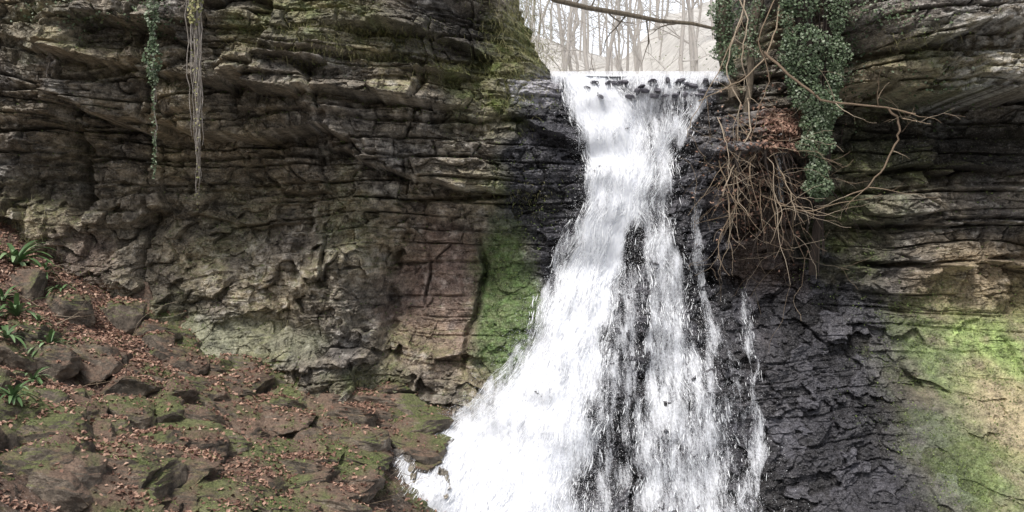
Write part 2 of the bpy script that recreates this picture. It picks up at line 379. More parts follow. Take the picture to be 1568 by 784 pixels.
def barkmat(name,c1,c2):
    m,nt,b=newmat(name); tc=node(nt,'ShaderNodeTexCoord'); mp=node(nt,'ShaderNodeMapping'); mp.inputs['Scale'].default_value=(14,14,3)
    L(nt,tc.outputs['Object'],mp.inputs[0]); no=node(nt,'ShaderNodeTexNoise',Scale=2.0,Detail=7.0,Roughness=.7); L(nt,mp.outputs[0],no.inputs['Vector'])
    L(nt,ramp(nt,no.outputs[0],[(.3,c1),(.7,c2)]),b.inputs['Base Color']); b.inputs['Roughness'].default_value=.9
    bp=node(nt,'ShaderNodeBump',Strength=1.,Distance=.03); L(nt,no.outputs[0],bp.inputs['Height']); L(nt,bp.outputs[0],b.inputs['Normal']); return m
M_bark=barkmat('bark',(.05,.04,.03),(.22,.18,.13)); M_dark=barkmat('root_bark',(.015,.012,.01),(.07,.05,.04))
M_pale=barkmat('pale_stem',(.22,.19,.16),(.5,.46,.42)); M_bg=barkmat('hazed_distant_bark',(.38,.35,.32),(.60,.57,.54))  # M_bg: far bark paled, distance haze painted into its colour

# ------------- water -------------
def watermat(name,lo,hi,col=(.88,.90,.95)):
    m,nt,b=newmat(name); uv=node(nt,'ShaderNodeUVMap'); uv.uv_map='flow'
    at=node(nt,'ShaderNodeAttribute'); at.attribute_name='dens'
    mp=node(nt,'ShaderNodeMapping'); mp.inputs['Scale'].default_value=(16,3.6,1); L(nt,uv.outputs[0],mp.inputs[0])
    a=node(nt,'ShaderNodeTexNoise',Scale=1.0,Detail=6.0,Roughness=.65); a.inputs['Distortion'].default_value=.8; L(nt,mp.outputs[0],a.inputs['Vector'])
    mp2=node(nt,'ShaderNodeMapping'); mp2.inputs['Scale'].default_value=(60,30,1); L(nt,uv.outputs[0],mp2.inputs[0])
    c=node(nt,'ShaderNodeTexNoise',Scale=1.0,Detail=4.0,Roughness=.75); c.inputs['Distortion'].default_value=.5; L(nt,mp2.outputs[0],c.inputs['Vector'])
    n=mathn(nt,'ADD',mathn(nt,'MULTIPLY',a.outputs[0],.55),mathn(nt,'MULTIPLY',c.outputs[0],.45))
    v=mathn(nt,'ADD',n,mathn(nt,'SUBTRACT',at.outputs['Fac'],.5))
    al=ramp(nt,v,[(lo,(0,0,0)),(hi,(1,1,1))])
    L(nt,al,b.inputs['Alpha']); b.inputs['Base Color'].default_value=(*col,1); b.inputs['Roughness'].default_value=.4
    bp=node(nt,'ShaderNodeBump',Strength=.5,Distance=.03); L(nt,n,bp.inputs['Height']); L(nt,bp.outputs[0],b.inputs['Normal'])
    return m
M_sheet=watermat('falling_water',.38,.70)
m,nt,b=newmat('white_water'); b.inputs['Base Color'].default_value=(.92,.94,.97,1); b.inputs['Roughness'].default_value=.5; M_foam=m
streams=[
 ([(113,862,935),(160,868,972),(200,884,992),(250,898,1005),(300,900,995),(350,884,968),(400,866,954),(450,843,943),(500,822,934),(550,795,928),(600,755,920),(650,683,912),(700,618,905),(760,562,897),(830,512,894)],.78,.62,13000,.12),
 ([(250,905,965),(330,893,945),(420,862,925),(520,822,912),(600,770,900),(700,650,886),(830,560,876)],.66,.6,6500,.22),
 ([(113,1030,1095),(170,1030,1078),(210,1006,1056),(250,985,1040),(300,955,1036),(340,962,1038),(400,976,1052),(450,982,1058),(500,980,1066),(550,972,1084),(600,960,1106),(650,954,1126),(700,948,1138),(760,945,1148),(830,945,1152)],.52,.45,6500,.07),
 ([(113,925,1062),(200,945,1045),(260,940,1022),(330,925,990)],.54,.50,2600,.09),
 ([(330,870,905),(430,832,872),(520,795,835),(600,725,790),(660,645,720),(720,590,660),(800,510,600)],.46,.42,2600,.09),
 ([(280,1048,1078),(360,1056,1078),(440,1064,1084),(520,1072,1100),(600,1080,1110)],.43,.36,500,.05),
 ([(440,1130,1152),(600,1142,1164),(700,1148,1178),(800,1105,1160)],.45,.38,800,.05),
 ([(205,1180,1206),(310,1186,1206)],.43,.36,120,.05),
 ([(450,985,1150),(600,960,1190),(830,950,1230)],.38,.33,2400,.05),
 ([(380,925,1000),(500,905,1000),(650,895,985),(830,880,980)],.42,.39,2600,.05),
 ([(109,858,1098),(118,860,1098),(136,866,1094)],.60,.46,700,.06),
]
sv=[];sf=[];suv=[];sd=[];cnt=0
fol=Acc()
for si,(pl,dens,rd,nrib,off) in enumerate(streams):
    pl=np.array(pl,float); T0,T1=pl[0,0],pl[-1,0]
    nt_=int((T1-T0)/4)+2; ns=26 if pl[:,2].max()-pl[:,1].min()>60 else 8
    t=np.linspace(T0,T1,nt_); s=np.linspace(-.06,1.06,ns)
    Lx=np.interp(t,pl[:,0],pl[:,1]); Rx=np.interp(t,pl[:,0],pl[:,2])
    PX=Lx[:,None]+(Rx-Lx)[:,None]*s[None,:]; PY=t[:,None]+0*s[None,:]
    PX=PX+9*perlin(PX/60,PY/45,si+200)
    x,y,z=onrock(PX,PY,off*.6,YW); y=y-.06*fbm(PX/20,PY/50,3,300+si)
    edge=(.5-np.abs(s-.5))*2
    dn=dens-.40*(1-sst(-.12,.5,edge))[None,:]*(.15 if si==10 else 1)+.16*perlin(PX/18,PY/60,si+250)
    if 4<=si<10: dn=dn-.2*(1-sst(T0,T0+40,PY))
    if si==4: dn=dn-.25*sst(660,740,PY)
    if si==10: dn=dn-.25*sst(118,136,PY)
    base=cnt; cnt+=x.size
    sv.append(np.stack([x,y,z],-1).reshape(-1,3))
    idx=np.arange(x.size).reshape(x.shape)+base
    sf.append(np.stack([idx[:-1,:-1],idx[1:,:-1],idx[1:,1:],idx[:-1,1:]],-1).reshape(-1,4))
    suv.append(np.stack([x+si*3,z],-1).reshape(-1,2)); sd.append(dn.reshape(-1))
    n=nrib; tt=T0-(0 if si==10 else 2)+(T1-T0)*rng.random(n)**.9; ss=rng.random(n)
    ss=.5+(ss-.5)*(1.0 if si==10 else 1.12)
    Lq=np.interp(tt,pl[:,0],pl[:,1]); Rq=np.interp(tt,pl[:,0],pl[:,2]); pq=Lq+(Rq-Lq)*ss
    keep=fbm(pq/9,tt/38,3,260+si)*1.1+(rd-.5)*1.6-.25*(np.abs(ss-.5)*2)**3+.10*rng.normal(size=n)>-.02
    tt=tt[keep]; ss=ss[keep]; n=len(tt)
    faint=(si>=5 and si<10); k=5; ln=(2.5+(10 if faint else 15)*rng.random(n)**2.4)
    q=np.linspace(0,1,k)
    TY=tt[:,None]+ln[:,None]*q[None,:]; TY=np.minimum(TY,T1)
    Lr=np.interp(TY,pl[:,0],pl[:,1]); Rr=np.interp(TY,pl[:,0],pl[:,2])
    dr=rng.normal(size=(n,1))*.16
    PXr=Lr+(Rr-Lr)*ss[:,None]+dr*(TY-tt[:,None])
    PXr=PXr+9*perlin(PXr/60,TY/45,si+200)
    x,y,z=onrock(PXr,TY,off*.6,YW)
    y=y-(.0+.08*rng.random((n,1)))
    wd=(.0013+.0050*rng.random((n,1))**3)*(.55 if faint else 1)*np.sin(np.pi*(.08+.84*q))[None,:]
    a=np.stack([x-wd,y+0*x,z],-1); c=np.stack([x,y-wd*.6,z],-1); e=np.stack([x+wd,y,z],-1)
    v=np.stack([a,c,e],2).reshape(-1,3)
    ii=(np.arange(n)[:,None]*k+np.arange(k-1)[None,:]).reshape(-1)*3
    f=np.concatenate([np.stack([ii,ii+1,ii+4,ii+3],1),np.stack([ii+1,ii+2,ii+5,ii+4],1)])
    fol.add(v,f)
me=bpy.data.meshes.new('waterfall'); V_=np.concatenate(sv); F_=np.concatenate(sf); UV_=np.concatenate(suv); D_=np.concatenate(sd)
me.from_pydata(V_.tolist(),[],F_.tolist()); uvl=me.uv_layers.new(name='flow'); li=np.zeros(len(me.loops),dtype=np.int32); me.loops.foreach_get('vertex_index',li)
uvl.data.foreach_set('uv',UV_[li].astype(np.float32).ravel()); a=me.attributes.new('dens','FLOAT','POINT'); a.data.foreach_set('value',D_.astype(np.float32))
me.polygons.foreach_set('use_smooth',[True]*len(me.polygons)); me.materials.append(M_sheet)
wf=bpy.data.objects.new('waterfall',me); scene.collection.objects.link(wf)
n=34000; pm=np.array(streams[0][0]); tt=120+680*rng.random(n)**.7
side=rng.random(n)<.6
cx=np.where(side,np.interp(tt,pm[:,0],pm[:,1]),np.interp(tt,pm[:,0],pm[:,2]))+rng.normal(size=n)*(4+tt/38)
m3=rng.random(n)<.45; ps=np.array(streams[2][0]); cx=np.where(m3,np.interp(tt,ps[:,0],(ps[:,1]+ps[:,2])/2)+rng.normal(size=n)*(12+tt/14),cx)
x,y,z=onrock(cx,tt,.05,YW); y=y-.12*rng.random(n)
leaves(fol,np.stack([x,y,z],1),.008,spread=1.,asp=.8)
ribs=fol.obj('falling_strands',M_foam); ribs.parent=wf

m,nt,b=newmat('stream_water'); b.inputs['Base Color'].default_value=(.5,.53,.57,1); b.inputs['Roughness'].default_value=.18
tc=node(nt,'ShaderNodeTexCoord'); no=node(nt,'ShaderNodeTexNoise',Scale=6.0,Detail=4.0); L(nt,tc.outputs['Object'],no.inputs[0]); bp=node(nt,'ShaderNodeBump',Strength=.5,Distance=.05); L(nt,no.outputs[0],bp.inputs['Height']); L(nt,bp.outputs[0],b.inputs['Normal']); M_stream=m
xs=np.linspace(.0,3.2,80); ys=np.linspace(.30,14,120); gxx,gyy=np.meshgrid(xs,ys)
gzz=zlip-.01+.02*fbm(gxx*2,gyy*2,3,400)
grid_obj('stream',gxx,gyy,gzz,None,None,M_stream,smooth=True)
ICO={}
for sub in (3,4,5):
    bm=bmesh.new(); bmesh.ops.create_icosphere(bm,subdivisions=sub,radius=1)
    ICO[sub]=(np.array([v.co[:] for v in bm.verts]),np.array([[v.index for v in f.verts] for f in bm.faces])); bm.free()
def stone(acc,c,r,seed,ncut=11,sub=3,rz=None,box=.7,tilt=None):
    P,F=ICO[sub]; rg=np.random.default_rng(seed)
    P=np.sign(P)*np.abs(P)**box; P=P/np.maximum(1,np.abs(P).max())
    for _ in range(ncut):
        nn=rg.normal(size=3); nn/=np.linalg.norm(nn); d=.58+.45*rg.random()
        e=np.maximum(P@nn-d,0); P=P-nn*e[:,None]*.95
    dn=.10*fbm(P[:,0]*1.7+seed,P[:,1]*1.7+P[:,2]*3.1,4,seed)+.06*fbm(P[:,0]*3+P[:,2]*2,P[:,2]*5+seed,3,seed+3)
    P=P*(1+dn[:,None])*np.array(r)
    an=rg.uniform(-.5,.5) if rz is None else rz; t=(rg.uniform(-.25,.25) if tilt is None else tilt); t2=rg.normal()*.12
    ca,sa=math.cos(an),math.sin(an); P=np.stack([P[:,0]*ca-P[:,1]*sa,P[:,0]*sa+P[:,1]*ca,P[:,2]],1)
    ca,sa=math.cos(t),math.sin(t); P=np.stack([P[:,0]*ca+P[:,2]*sa,P[:,1],-P[:,0]*sa+P[:,2]*ca],1)
    ca,sa=math.cos(t2),math.sin(t2); P=np.stack([P[:,0],P[:,1]*ca-P[:,2]*sa,P[:,1]*sa+P[:,2]*ca],1)
    acc.add(P+np.array(c),F)
st=Acc()
for i in range(26):
    px=900+190*i/26+random.uniform(-4,4); py=random.choice([124,132,140,148])
    x,z=W(px,py,.12); y=float(bilin(ux,uz,YW,np.array([x]),np.array([z]))[0])-.09
    stone(st,(x,y,z),(random.uniform(.035,.085),.08,random.uniform(.02,.045)),i)
def plainrock(name,c1,c2,rough=.5,sc=9.0):
    m,nt,b=newmat(name); tc=node(nt,'ShaderNodeTexCoord'); no=node(nt,'ShaderNodeTexNoise',Scale=sc,Detail=9.0,Roughness=.7); L(nt,tc.outputs['Object'],no.inputs[0])
    L(nt,ramp(nt,no.outputs[0],[(.3,c1),(.7,c2)]),b.inputs['Base Color']); b.inputs['Roughness'].default_value=rough
    bp=node(nt,'ShaderNodeBump',Strength=1.,Distance=.04); L(nt,no.outputs[0],bp.inputs['Height']); L(nt,bp.outputs[0],b.inputs['Normal']); return m
st.obj('ledge_stones',plainrock('wet_stone',(.03,.03,.04),(.2,.19,.22),.35),smooth=False)

hx=np.linspace(-70,90,260); hy=np.concatenate([np.linspace(1.9,12,60),np.linspace(12.4,110,120)]); HX,HY=np.meshgrid(hx,hy)
cl=.15-.02*HY; crr=3.3+.08*HY
dist=np.maximum(np.maximum(cl-HX,HX-crr),0)
HZ=zlip-.12+np.minimum(dist*1.1,3.2+.15*dist)*(1+.15*fbm(HX*.3,HY*.3,3,500))+.12*fbm(HX,HY,3,501)*sst(0,.5,dist)
far=sst(14,75,HY); HZ=HZ+far*(12.0+4.2*sst(11,-6,HX)+2.5*sst(12,26,HX))+.02*HY
M_hill=plainrock('hazed_leafy_hillside',(.44,.42,.39),(.74,.72,.68),.9,2.)  # bleached leaf litter, lightened further so the colour carries the haze
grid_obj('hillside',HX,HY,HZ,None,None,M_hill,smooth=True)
def hillz(x,y):
    j=min(max(np.searchsorted(hy,y),0),len(hy)-1); i=min(max(np.searchsorted(hx,x),0),len(hx)-1); return float(HZ[j,i])
def grow(acc,p,d,ln,r,lvl,rs,droop=.0,kink=.25,seg=6,k=5,child=3,minr=.002):
    pts=[Vector(p)];rad=[r]; d=Vector(d).normalized()
    for i in range(seg):
        d=(d+Vector((rs.gauss(0,kink),rs.gauss(0,kink),rs.gauss(0,kink)))*.6+Vector((0,0,-droop))).normalized()
        pts.append(pts[-1]+d*ln/seg); rad.append(max(r*(1-.75*(i+1)/seg),minr))
    acc.tube(pts,rad,k)
    if lvl>0:
        for c in range(child):
            i=rs.randint(1,seg); dd=((pts[i]-pts[i-1]).normalized()+Vector((rs.gauss(0,.6),rs.gauss(0,.5),rs.gauss(0,.6)))).normalized()
            grow(acc,pts[i],dd,ln*rs.uniform(.4,.65),rad[i]*.7,lvl-1,rs,droop,kink,max(seg-1,3),max(k-1,3),child,minr)
bg=Acc(); rs=random.Random(3)
for i in range(64):
    y=rs.uniform(22,75); px=rs.uniform(740,1150); x=(px-784)/112*(14+y)/14
    z=hillz(x,y); H=rs.uniform(9,16); r=rs.uniform(.04,.12)
    pts=[(x,y,z-.3)];rad=[r]
    lean=rs.gauss(0,.09)
    for s_ in range(1,9): pts.append((x+lean*H*s_/8+rs.gauss(0,.12),y+rs.gauss(0,.08),z+H*s_/8)); rad.append(r*(1-.85*s_/8))
    bg.tube(pts,rad,5)
    for b_ in range(9):
        s_=rs.randint(1,8); grow(bg,pts[s_],(rs.gauss(0,1),rs.gauss(0,.6),rs.uniform(.2,1.3)),H*rs.uniform(.2,.36),rad[s_]*.4,2,rs,0,.25,5,3,3,.009)
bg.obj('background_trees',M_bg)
br=Acc(); rs=random.Random(5)
def pathpx(L_): return [ (lambda xz:(xz[0],y,xz[1]))(W(a,b,y)) for a,b,y in L_]
br.tube(pathpx([(800,-30,3),(850,0,3),(900,12,3),(960,22,3),(1010,32,3),(1060,36,3),(1120,50,3.)]),[.05,.045,.042,.04,.035,.03,.02],6)
for a,b in ((880,8),(930,18),(990,28),(1040,35),(905,12),(960,22)):
    x,z=W(a,b,3); grow(br,(x,3,z),(rs.uniform(-1,1),.2,rs.uniform(-1,1)),rs.uniform(.5,1.1),.014,1,rs,0,.25,6,4,3,.003)
br.obj('overhanging_branch',M_bark)

# ------------- bank (foreground left) -------------
bp_=[]
for a,b,y in [(-200,250,0),(0,338,0),(100,400,0),(200,478,0),(300,535,.1),(400,568,.1),(500,580,.1),(600,590,.1),(700,605,.0),(745,625,0),
    (-200,330,-1.5),(0,430,-1.5),(120,500,-1.5),(240,575,-1.5),(400,635,-1.5),(540,665,-1.5),(660,715,-1.4),
    (-100,520,-3),(0,560,-3),(200,655,-3),(400,725,-3),(520,790,-3),(640,860,-2.8),(-200,600,-5),(0,700,-5),(200,800,-5),(400,880,-5),(600,1000,-5),
    (0,1000,-8),(400,1200,-8),(-400,300,.5),(720,800,-1.8),(820,860,-1.8),(900,1000,-2.2),(820,1100,-4)]:
    x,z=W(a,b,y); bp_.append((x,y,z))
bp_+=[(-11,0,5.5),(-11,-6,3.4),(-11,-12,2.),(-5,-12,1.),(0,-12,-.9),(-12,2,6)]
bank_f=rbf(bp_)
BX=axis(-13,-7.4,.3,1.6,.016,.06); BY=np.concatenate([np.arange(-13,-5.4,.06),np.arange(-5.4,.9,.016)])
gbx=np.linspace(BX[0],BX[-1],120); gby=np.linspace(BY[0],BY[-1],110)
BG=bank_f(*np.meshgrid(gbx,gby)); BXX,BYY=np.meshgrid(BX,BY); BZ=bilin(gbx,gby,BG,BXX,BYY)
_,dC,cC,tC=voro(BXX*6+fbm(BXX*3,BYY*3,2,612),BYY*8,613)
leafy=sst(.3,-.5,(BXX+4.5)+.5*(BYY+1)+.8*fbm(BXX,BYY,3,620))*sst(-3.2,-2.1,BYY+.6*fbm(BXX,BYY,3,621))
BZ=BZ+.16*fbm(BXX*1.1,BYY*1.3,4,614)+.02*fbm(BXX*9,BYY*9,3,615)+(1-.7*leafy)*(.03*cC+.05*tC)-.08*(1-leafy)
gzr=np.gradient(BZ,BY,axis=0); gxr=np.gradient(BZ,BX,axis=1); slp=np.sqrt(gzr**2+gxr**2)
flat=1-sst(.9,1.8,slp)
bn=fbm(BXX*1.2,BYY*1.2,4,630); bn2=fbm(BXX*5,BYY*5,4,631)
BC=np.zeros(BXX.shape+(3,))+col(.11,.09,.07); BC=BC*(.5+.6*cC)[...,None]
BC=mix(BC,col(.17,.105,.075),flat*sst(-.3,.3,bn2+.1)*.8)
BC=mix(BC,col(.12,.145,.045),np.clip(sst(.0,.35,bn+.5*bn2-.02)*(1-.5*leafy),0,1)*.8)
BC=mix(BC,col(.17,.10,.075),leafy*.7)
bwet=sst(-1.6,-.3,BXX)*.8; BC=mix(BC,col(.06,.06,.06),bwet*.6)
grid_obj('leafy_bank',BXX,BYY,BZ,np.clip(BC,.01,.8),bwet,M_rock)
def bankz(x,y,F=None):
    F=BZ if F is None else F
    j=np.clip(np.searchsorted(BY,y),0,len(BY)-1); i=np.clip(np.searchsorted(BX,x),0,len(BX)-1); return F[j,i]
def slabmat():
    m,nt,b=newmat('mossy_step_rock'); tc=node(nt,'ShaderNodeTexCoord'); g=node(nt,'ShaderNodeNewGeometry')
    na=node(nt,'ShaderNodeTexNoise',Scale=7.0,Detail=8.0,Roughness=.72); L(nt,tc.outputs['Object'],na.inputs['Vector'])
    nb=node(nt,'ShaderNodeTexNoise',Scale=1.6,Detail=5.0,Roughness=.65); L(nt,tc.outputs['Object'],nb.inputs['Vector'])
    nc=node(nt,'ShaderNodeTexNoise',Scale=40.0,Detail=4.0,Roughness=.75); L(nt,tc.outputs['Object'],nc.inputs['Vector'])
    c=ramp(nt,na.outputs[0],[(.30,(.035,.03,.025)),(.48,(.15,.125,.10)),(.60,(.28,.23,.18)),(.72,(.47,.42,.36))])
    isl=mathn(nt,'ADD',mathn(nt,'MULTIPLY',g.outputs['Random Per Island'],.8),.6)
    v=nt.nodes.new('ShaderNodeVectorMath'); v.operation='SCALE'; L(nt,c,v.inputs[0]); L(nt,isl,v.inputs['Scale'])
    sp=nt.nodes.new('ShaderNodeSeparateXYZ'); L(nt,g.outputs['Normal'],sp.inputs[0])
    up_=ramp(nt,mathn(nt,'ADD',sp.outputs['Z'],mathn(nt,'MULTIPLY',na.outputs[0],.8)),[(.62,(0,0,0)),(.95,(1,1,1))])
    mo=ramp(nt,nb.outputs[0],[(.45,(0,0,0)),(.56,(1,1,1))])
    lit=ramp(nt,nc.outputs[0],[(.35,(.09,.055,.04)),(.65,(.30,.20,.14))])
    mos=ramp(nt,nc.outputs[0],[(.35,(.05,.065,.018)),(.65,(.23,.265,.09))])
    top=mixc(nt,mo,lit,mos)
    fin=mixc(nt,mathn(nt,'MULTIPLY',up_,.8),v.outputs[0],top); L(nt,fin,b.inputs['Base Color']); b.inputs['Roughness'].default_value=.85
    bp=node(nt,'ShaderNodeBump',Strength=1.,Distance=.05); L(nt,mathn(nt,'ADD',na.outputs[0],mathn(nt,'MULTIPLY',nc.outputs[0],.4)),bp.inputs['Height']); L(nt,bp.outputs[0],b.inputs['Normal']); return m
bo=Acc(); rs=random.Random(77)
for i in range(760):
    x=rs.uniform(-6.6,-.7); y=rs.uniform(-5.2,.3)
    lf=float(bankz(np.array([x]),np.array([y]),leafy)[0])
    if rs.random()<lf*.95: continue
    px=784+x*112*14/(14+y)
    if px>740: continue
    if x>-1.6 and y<-1.6: continue
    big=rs.random()
    L_=rs.uniform(.10,.24) if big<.5 else rs.uniform(.26,.58)
    z=float(bankz(np.array([x]),np.array([y]))[0])
    left=sst(-2.8,-4.5,x)
    th=L_*rs.uniform(.4,.65) if L_<.25 else rs.uniform(.14,.23)+.10*float(left)
    stone(bo,(x,y,z-th*.05),(L_*(1-.2*float(left)),L_*rs.uniform(.5,.8),th),i+50,9,5 if L_>.3 else 4,rz=rs.gauss(-.1,.4),box=.60,tilt=rs.gauss(.08,.12))
for i,(px,py,y,r) in enumerate([(60,650,-3.8,.38),(150,700,-3.9,.30),(280,695,-3.,.40),(60,750,-4.6,.36),(180,790,-4.6,.26),(440,585,-.2,.45),(330,600,-.8,.34),(230,610,-2.1,.25),(130,640,-3.2,.28),(350,760,-3.8,.28)]):
    x,z=W(px,py,y); z=min(z,float(bankz(np.array([x]),np.array([y]))[0])+r*.4)
    stone(bo,(x,y,z),(r*1.25,r,r*.7),i+950,12,5,box=.75)
bob=bo.obj('mossy_rock_steps',slabmat(),False)
bvh=BVHTree.FromPolygons(np.concatenate(bo.v).tolist(),bo.f)
def drop(lx,ly,lz):
    nz=np.zeros(len(lx)); 
    for i in range(len(lx)):
        h=bvh.ray_cast(Vector((lx[i],ly[i],lz[i]+1.2)),Vector((0,0,-1)),1.2)
        if h[0] is not None:
            if h[1].z>.72: lz[i]=h[0].z
            else: nz[i]=1
    return lz,nz<.5
n=120000; lx=rng.uniform(-7.5,.2,n); ly=-5.6+6.3*rng.random(n)
fl=bankz(lx,ly,flat); lf=bankz(lx,ly,leafy); lb=bankz(lx,ly,bn)
patch=sst(-.05,.2,fbm(lx*1.3,ly*1.3,3,640)+.05)
pr=fl*np.clip(.10+.7*patch*(lb<.35)+.45*lf,0,1)*np.where(lx>-1.6,.4,1)
kp=rng.random(n)<pr*.55
lx=lx[kp];ly=ly[kp]; lz=bankz(lx,ly); lz,ok=drop(lx,ly,lz.copy()); lx=lx[ok];ly=ly[ok];lz=lz[ok]+.006+.02*rng.random(ok.sum())
lt=Acc(); leaves(lt,np.stack([lx,ly,lz],1),.048,updir=(0,-.2,1.2),spread=.55,asp=.65)
lt.obj('fallen_leaves',M_litter,False)
n=80000; mx_=rng.uniform(-7.5,0,n); my_=-5.4+6*rng.random(n); mb=bankz(mx_,my_,bn)+.5*bankz(mx_,my_,bn2); kp=(mb>.06)&(rng.random(n)<.5)
mx_=mx_[kp];my_=my_[kp]; mz,ok=drop(mx_,my_,bankz(mx_,my_).copy()); ml=Acc(); leaves(ml,np.stack([mx_,my_-.01,mz+.006],1)[ok],.022,updir=(0,-.4,.8),spread=.8,asp=.5)
ml.obj('moss',M_moss,False)
tw=Acc(); rs=random.Random(11)
for i in range(200):
    x=rs.uniform(-7.5,-1); y=rs.uniform(-4.5,.2); z=float(bankz(np.array([x]),np.array([y]))[0])+.05
    a=rs.uniform(0,6.28); grow(tw,(x,y,z),(math.cos(a),math.sin(a)*.7,rs.uniform(-.1,.35)),rs.uniform(.15,.6),.005,1,rs,.03,.2,5,3,2,.0015)
tw.obj('fallen_twigs',M_twig)
def fern(acc,x,y,z,sz,nl,rs):
    for i in range(nl):
        a=rs.uniform(0,6.28); el=rs.uniform(.3,1.2); L_=sz*rs.uniform(.6,1.1); w=sz*.06
        d=Vector((math.cos(a)*math.cos(el),math.sin(a)*math.cos(el),math.sin(el))); p=Vector((x,y,z)); V=[];F=[]
        sd=Vector((-math.sin(a),math.cos(a),0))
        for k in range(8):
            q=k/7; ww=w*math.sin(math.pi*(.12+.85*q))**.7
            V+= [tuple(p-sd*ww+Vector((0,0,ww*.3))),tuple(p),tuple(p+sd*ww+Vector((0,0,ww*.3)))]
            p=p+d*L_/7; d=(d+Vector((0,0,-.24))).normalized()
        for k in range(7):
            b0=k*3; F+=[(b0,b0+1,b0+4,b0+3),(b0+1,b0+2,b0+5,b0+4)]
        acc.add(V,F)
rs=random.Random(21)
for (px,py,y,sz,nl) in [(25,405,-1.0,.58,34),(65,425,-1.1,.38,22),(25,490,-2.2,.46,26),(75,540,-2.6,.36,22),(20,645,-4.2,.34,20),(50,590,-3.2,.30,16),(5,455,-1.8,.36,18),(95,455,-1.3,.26,14),(110,515,-2.0,.24,12),(10,545,-2.9,.34,16),(60,480,-1.9,.24,12)]:
    ac=Acc(); x,z=W(px,py,y); z0=float(bankz(np.array([x]),np.array([y]))[0])
    h=bvh.ray_cast(Vector((x,y,z0+1.2)),Vector((0,0,-1)),1.2)
    z=(h[0].z if h[0] is not None else z0)+.02
    fern(ac,x,y,z,sz,nl,rs); ac.obj('hart_tongue_fern',M_fern)
gr=Acc()
def tufts(px,py,rx,ry,n,ln,down=.5,seed=0):
    P=np.stack([rng.normal(px,rx,n),rng.normal(py,ry,n)],1); x,y,z=onrock(P[:,0],P[:,1],.0)
    for i in range(n):
        p=Vector((x[i],y[i]+.02,z[i])); l=ln*random.uniform(.5,1.2); d=Vector((random.gauss(0,.5),-abs(random.gauss(.5,.4)),random.gauss(.3,.6)))
        d.normalize(); V=[];F=[]; w=.0035
        for k in range(4):
            ww=w*(1-k/3.3); V+=[(p.x-ww,p.y,p.z),(p.x+ww,p.y,p.z+ww*.4)]; p=p+d*l/3; d=(d+Vector((0,0,-down))).normalized()
        for k in range(3): F.append((k*2,k*2+1,k*2+3,k*2+2))
        gr.add(V,F)
for a in [(500,60,60,18,1200,.14),(600,75,40,15,500,.12),(790,40,25,35,1300,.22),(770,130,35,30,1000,.14),(820,90,18,14,400,.15),(690,110,30,12,300,.15),(530,50,80,20,400,.12),(800,300,30,20,250,.08),(300,490,60,12,200,.08),(1400,60,40,10,150,.12),(30,380,30,30,500,.18),(60,470,50,40,500,.15),(1510,560,60,50,900,.06),(1540,720,40,30,500,.08),(140,15,40,12,200,.12),(560,585,30,8,250,.07)]:
    tufts(*a)
gr.obj('grass_tufts',M_grass,False)
n=110000; P=np.stack([rng.uniform(20,1560,n),rng.uniform(0,784,n)],1); x,y,z=onrock(P[:,0],P[:,1],.008)
MM=np.clip(M*1.0*mossn+moss_slab*.9+gs*.7+gslope*.35+upf*.4*(1-falls),0,1); ii=np.clip(np.searchsorted(XS,x),0,len(XS)-1); jj=np.clip(np.searchsorted(ZS,z),0,len(ZS)-1)
kp=rng.random(n)<MM[jj,ii]*.75; ml=Acc(); leaves(ml,np.stack([x,y,z],1)[kp],.024,updir=(0,-.8,.6),spread=.8,asp=.55); ml.obj('moss.001',M_moss,False)

# ------------- hanging ivy / stems / roots -------------
def ivy_on(acc,path,rad,n,size,lo=0.,hi=1.):
    path=[Vector(p) for p in path]; P=[]
    for i in range(n):
        t=lo+(hi-lo)*random.random(); f=t*(len(path)-1); k=min(int(f),len(path)-2); p=path[k].lerp(path[k+1],f-k)
        r=rad*(1.-.45*t)*(.75+.3*math.sin(f*5+k)+.25*math.sin(f*11)); a=random.uniform(0,6.28); rr=r*math.sqrt(random.random())*1.1
        P.append((p.x+math.cos(a)*rr,p.y+math.sin(a)*rr-.05,p.z+random.gauss(0,.02)))
    leaves(acc,P,size,updir=(0,-1.0,.6),spread=.6,asp=.9)
def wiggle(path,n,amp):
    P=[Vector(p) for p in path]; out=[]
    for i in range(n):
        f=i/(n-1)*(len(P)-1); k=min(int(f),len(P)-2); p=P[k].lerp(P[k+1],f-k)
        out.append((p.x+random.gauss(0,amp),p.y+random.gauss(0,amp),p.z))
    return out
yy=-.45
def parent_to(name,parts):
    e=bpy.data.objects.new(name,None); scene.collection.objects.link(e)
    for p in parts: p.parent=e
    return e
tr=Acc(); p1=pathpx([(1222,-60,yy),(1230,40,yy),(1236,120,yy),(1243,190,yy),(1250,250,yy),(1252,305,yy)])
tr.tube(wiggle(p1,14,.012),np.linspace(.12,.03,14),8)
p2=pathpx([(1275,-60,yy+.2),(1275,40,yy+.2),(1270,120,yy+.2),(1262,200,yy+.2),(1258,300,yy+.4),(1250,370,yy+.5),(1243,420,yy+.6)])
tr.tube(wiggle(p2,16,.015),np.linspace(.12,.05,16),8)
for k in range(9):
    a=random.uniform(1215,1280); tr.tube(wiggle(pathpx([(a,-60,yy),(a+random.uniform(-15,15),150,yy),(1250+random.uniform(-15,15),random.uniform(280,430),yy+.2)]),12,.012),random.uniform(.004,.011),4)
t_=tr.obj('stem',M_dark)
iv=Acc(); ivy_on(iv,p1,.28,8000,.036); ivy_on(iv,pathpx([(1278,-60,yy),(1280,60,yy),(1275,140,yy),(1262,210,yy)]),.20,3400,.034); ivy_on(iv,pathpx([(1205,-60,yy),(1203,60,yy),(1212,140,yy)]),.15,1400,.034)
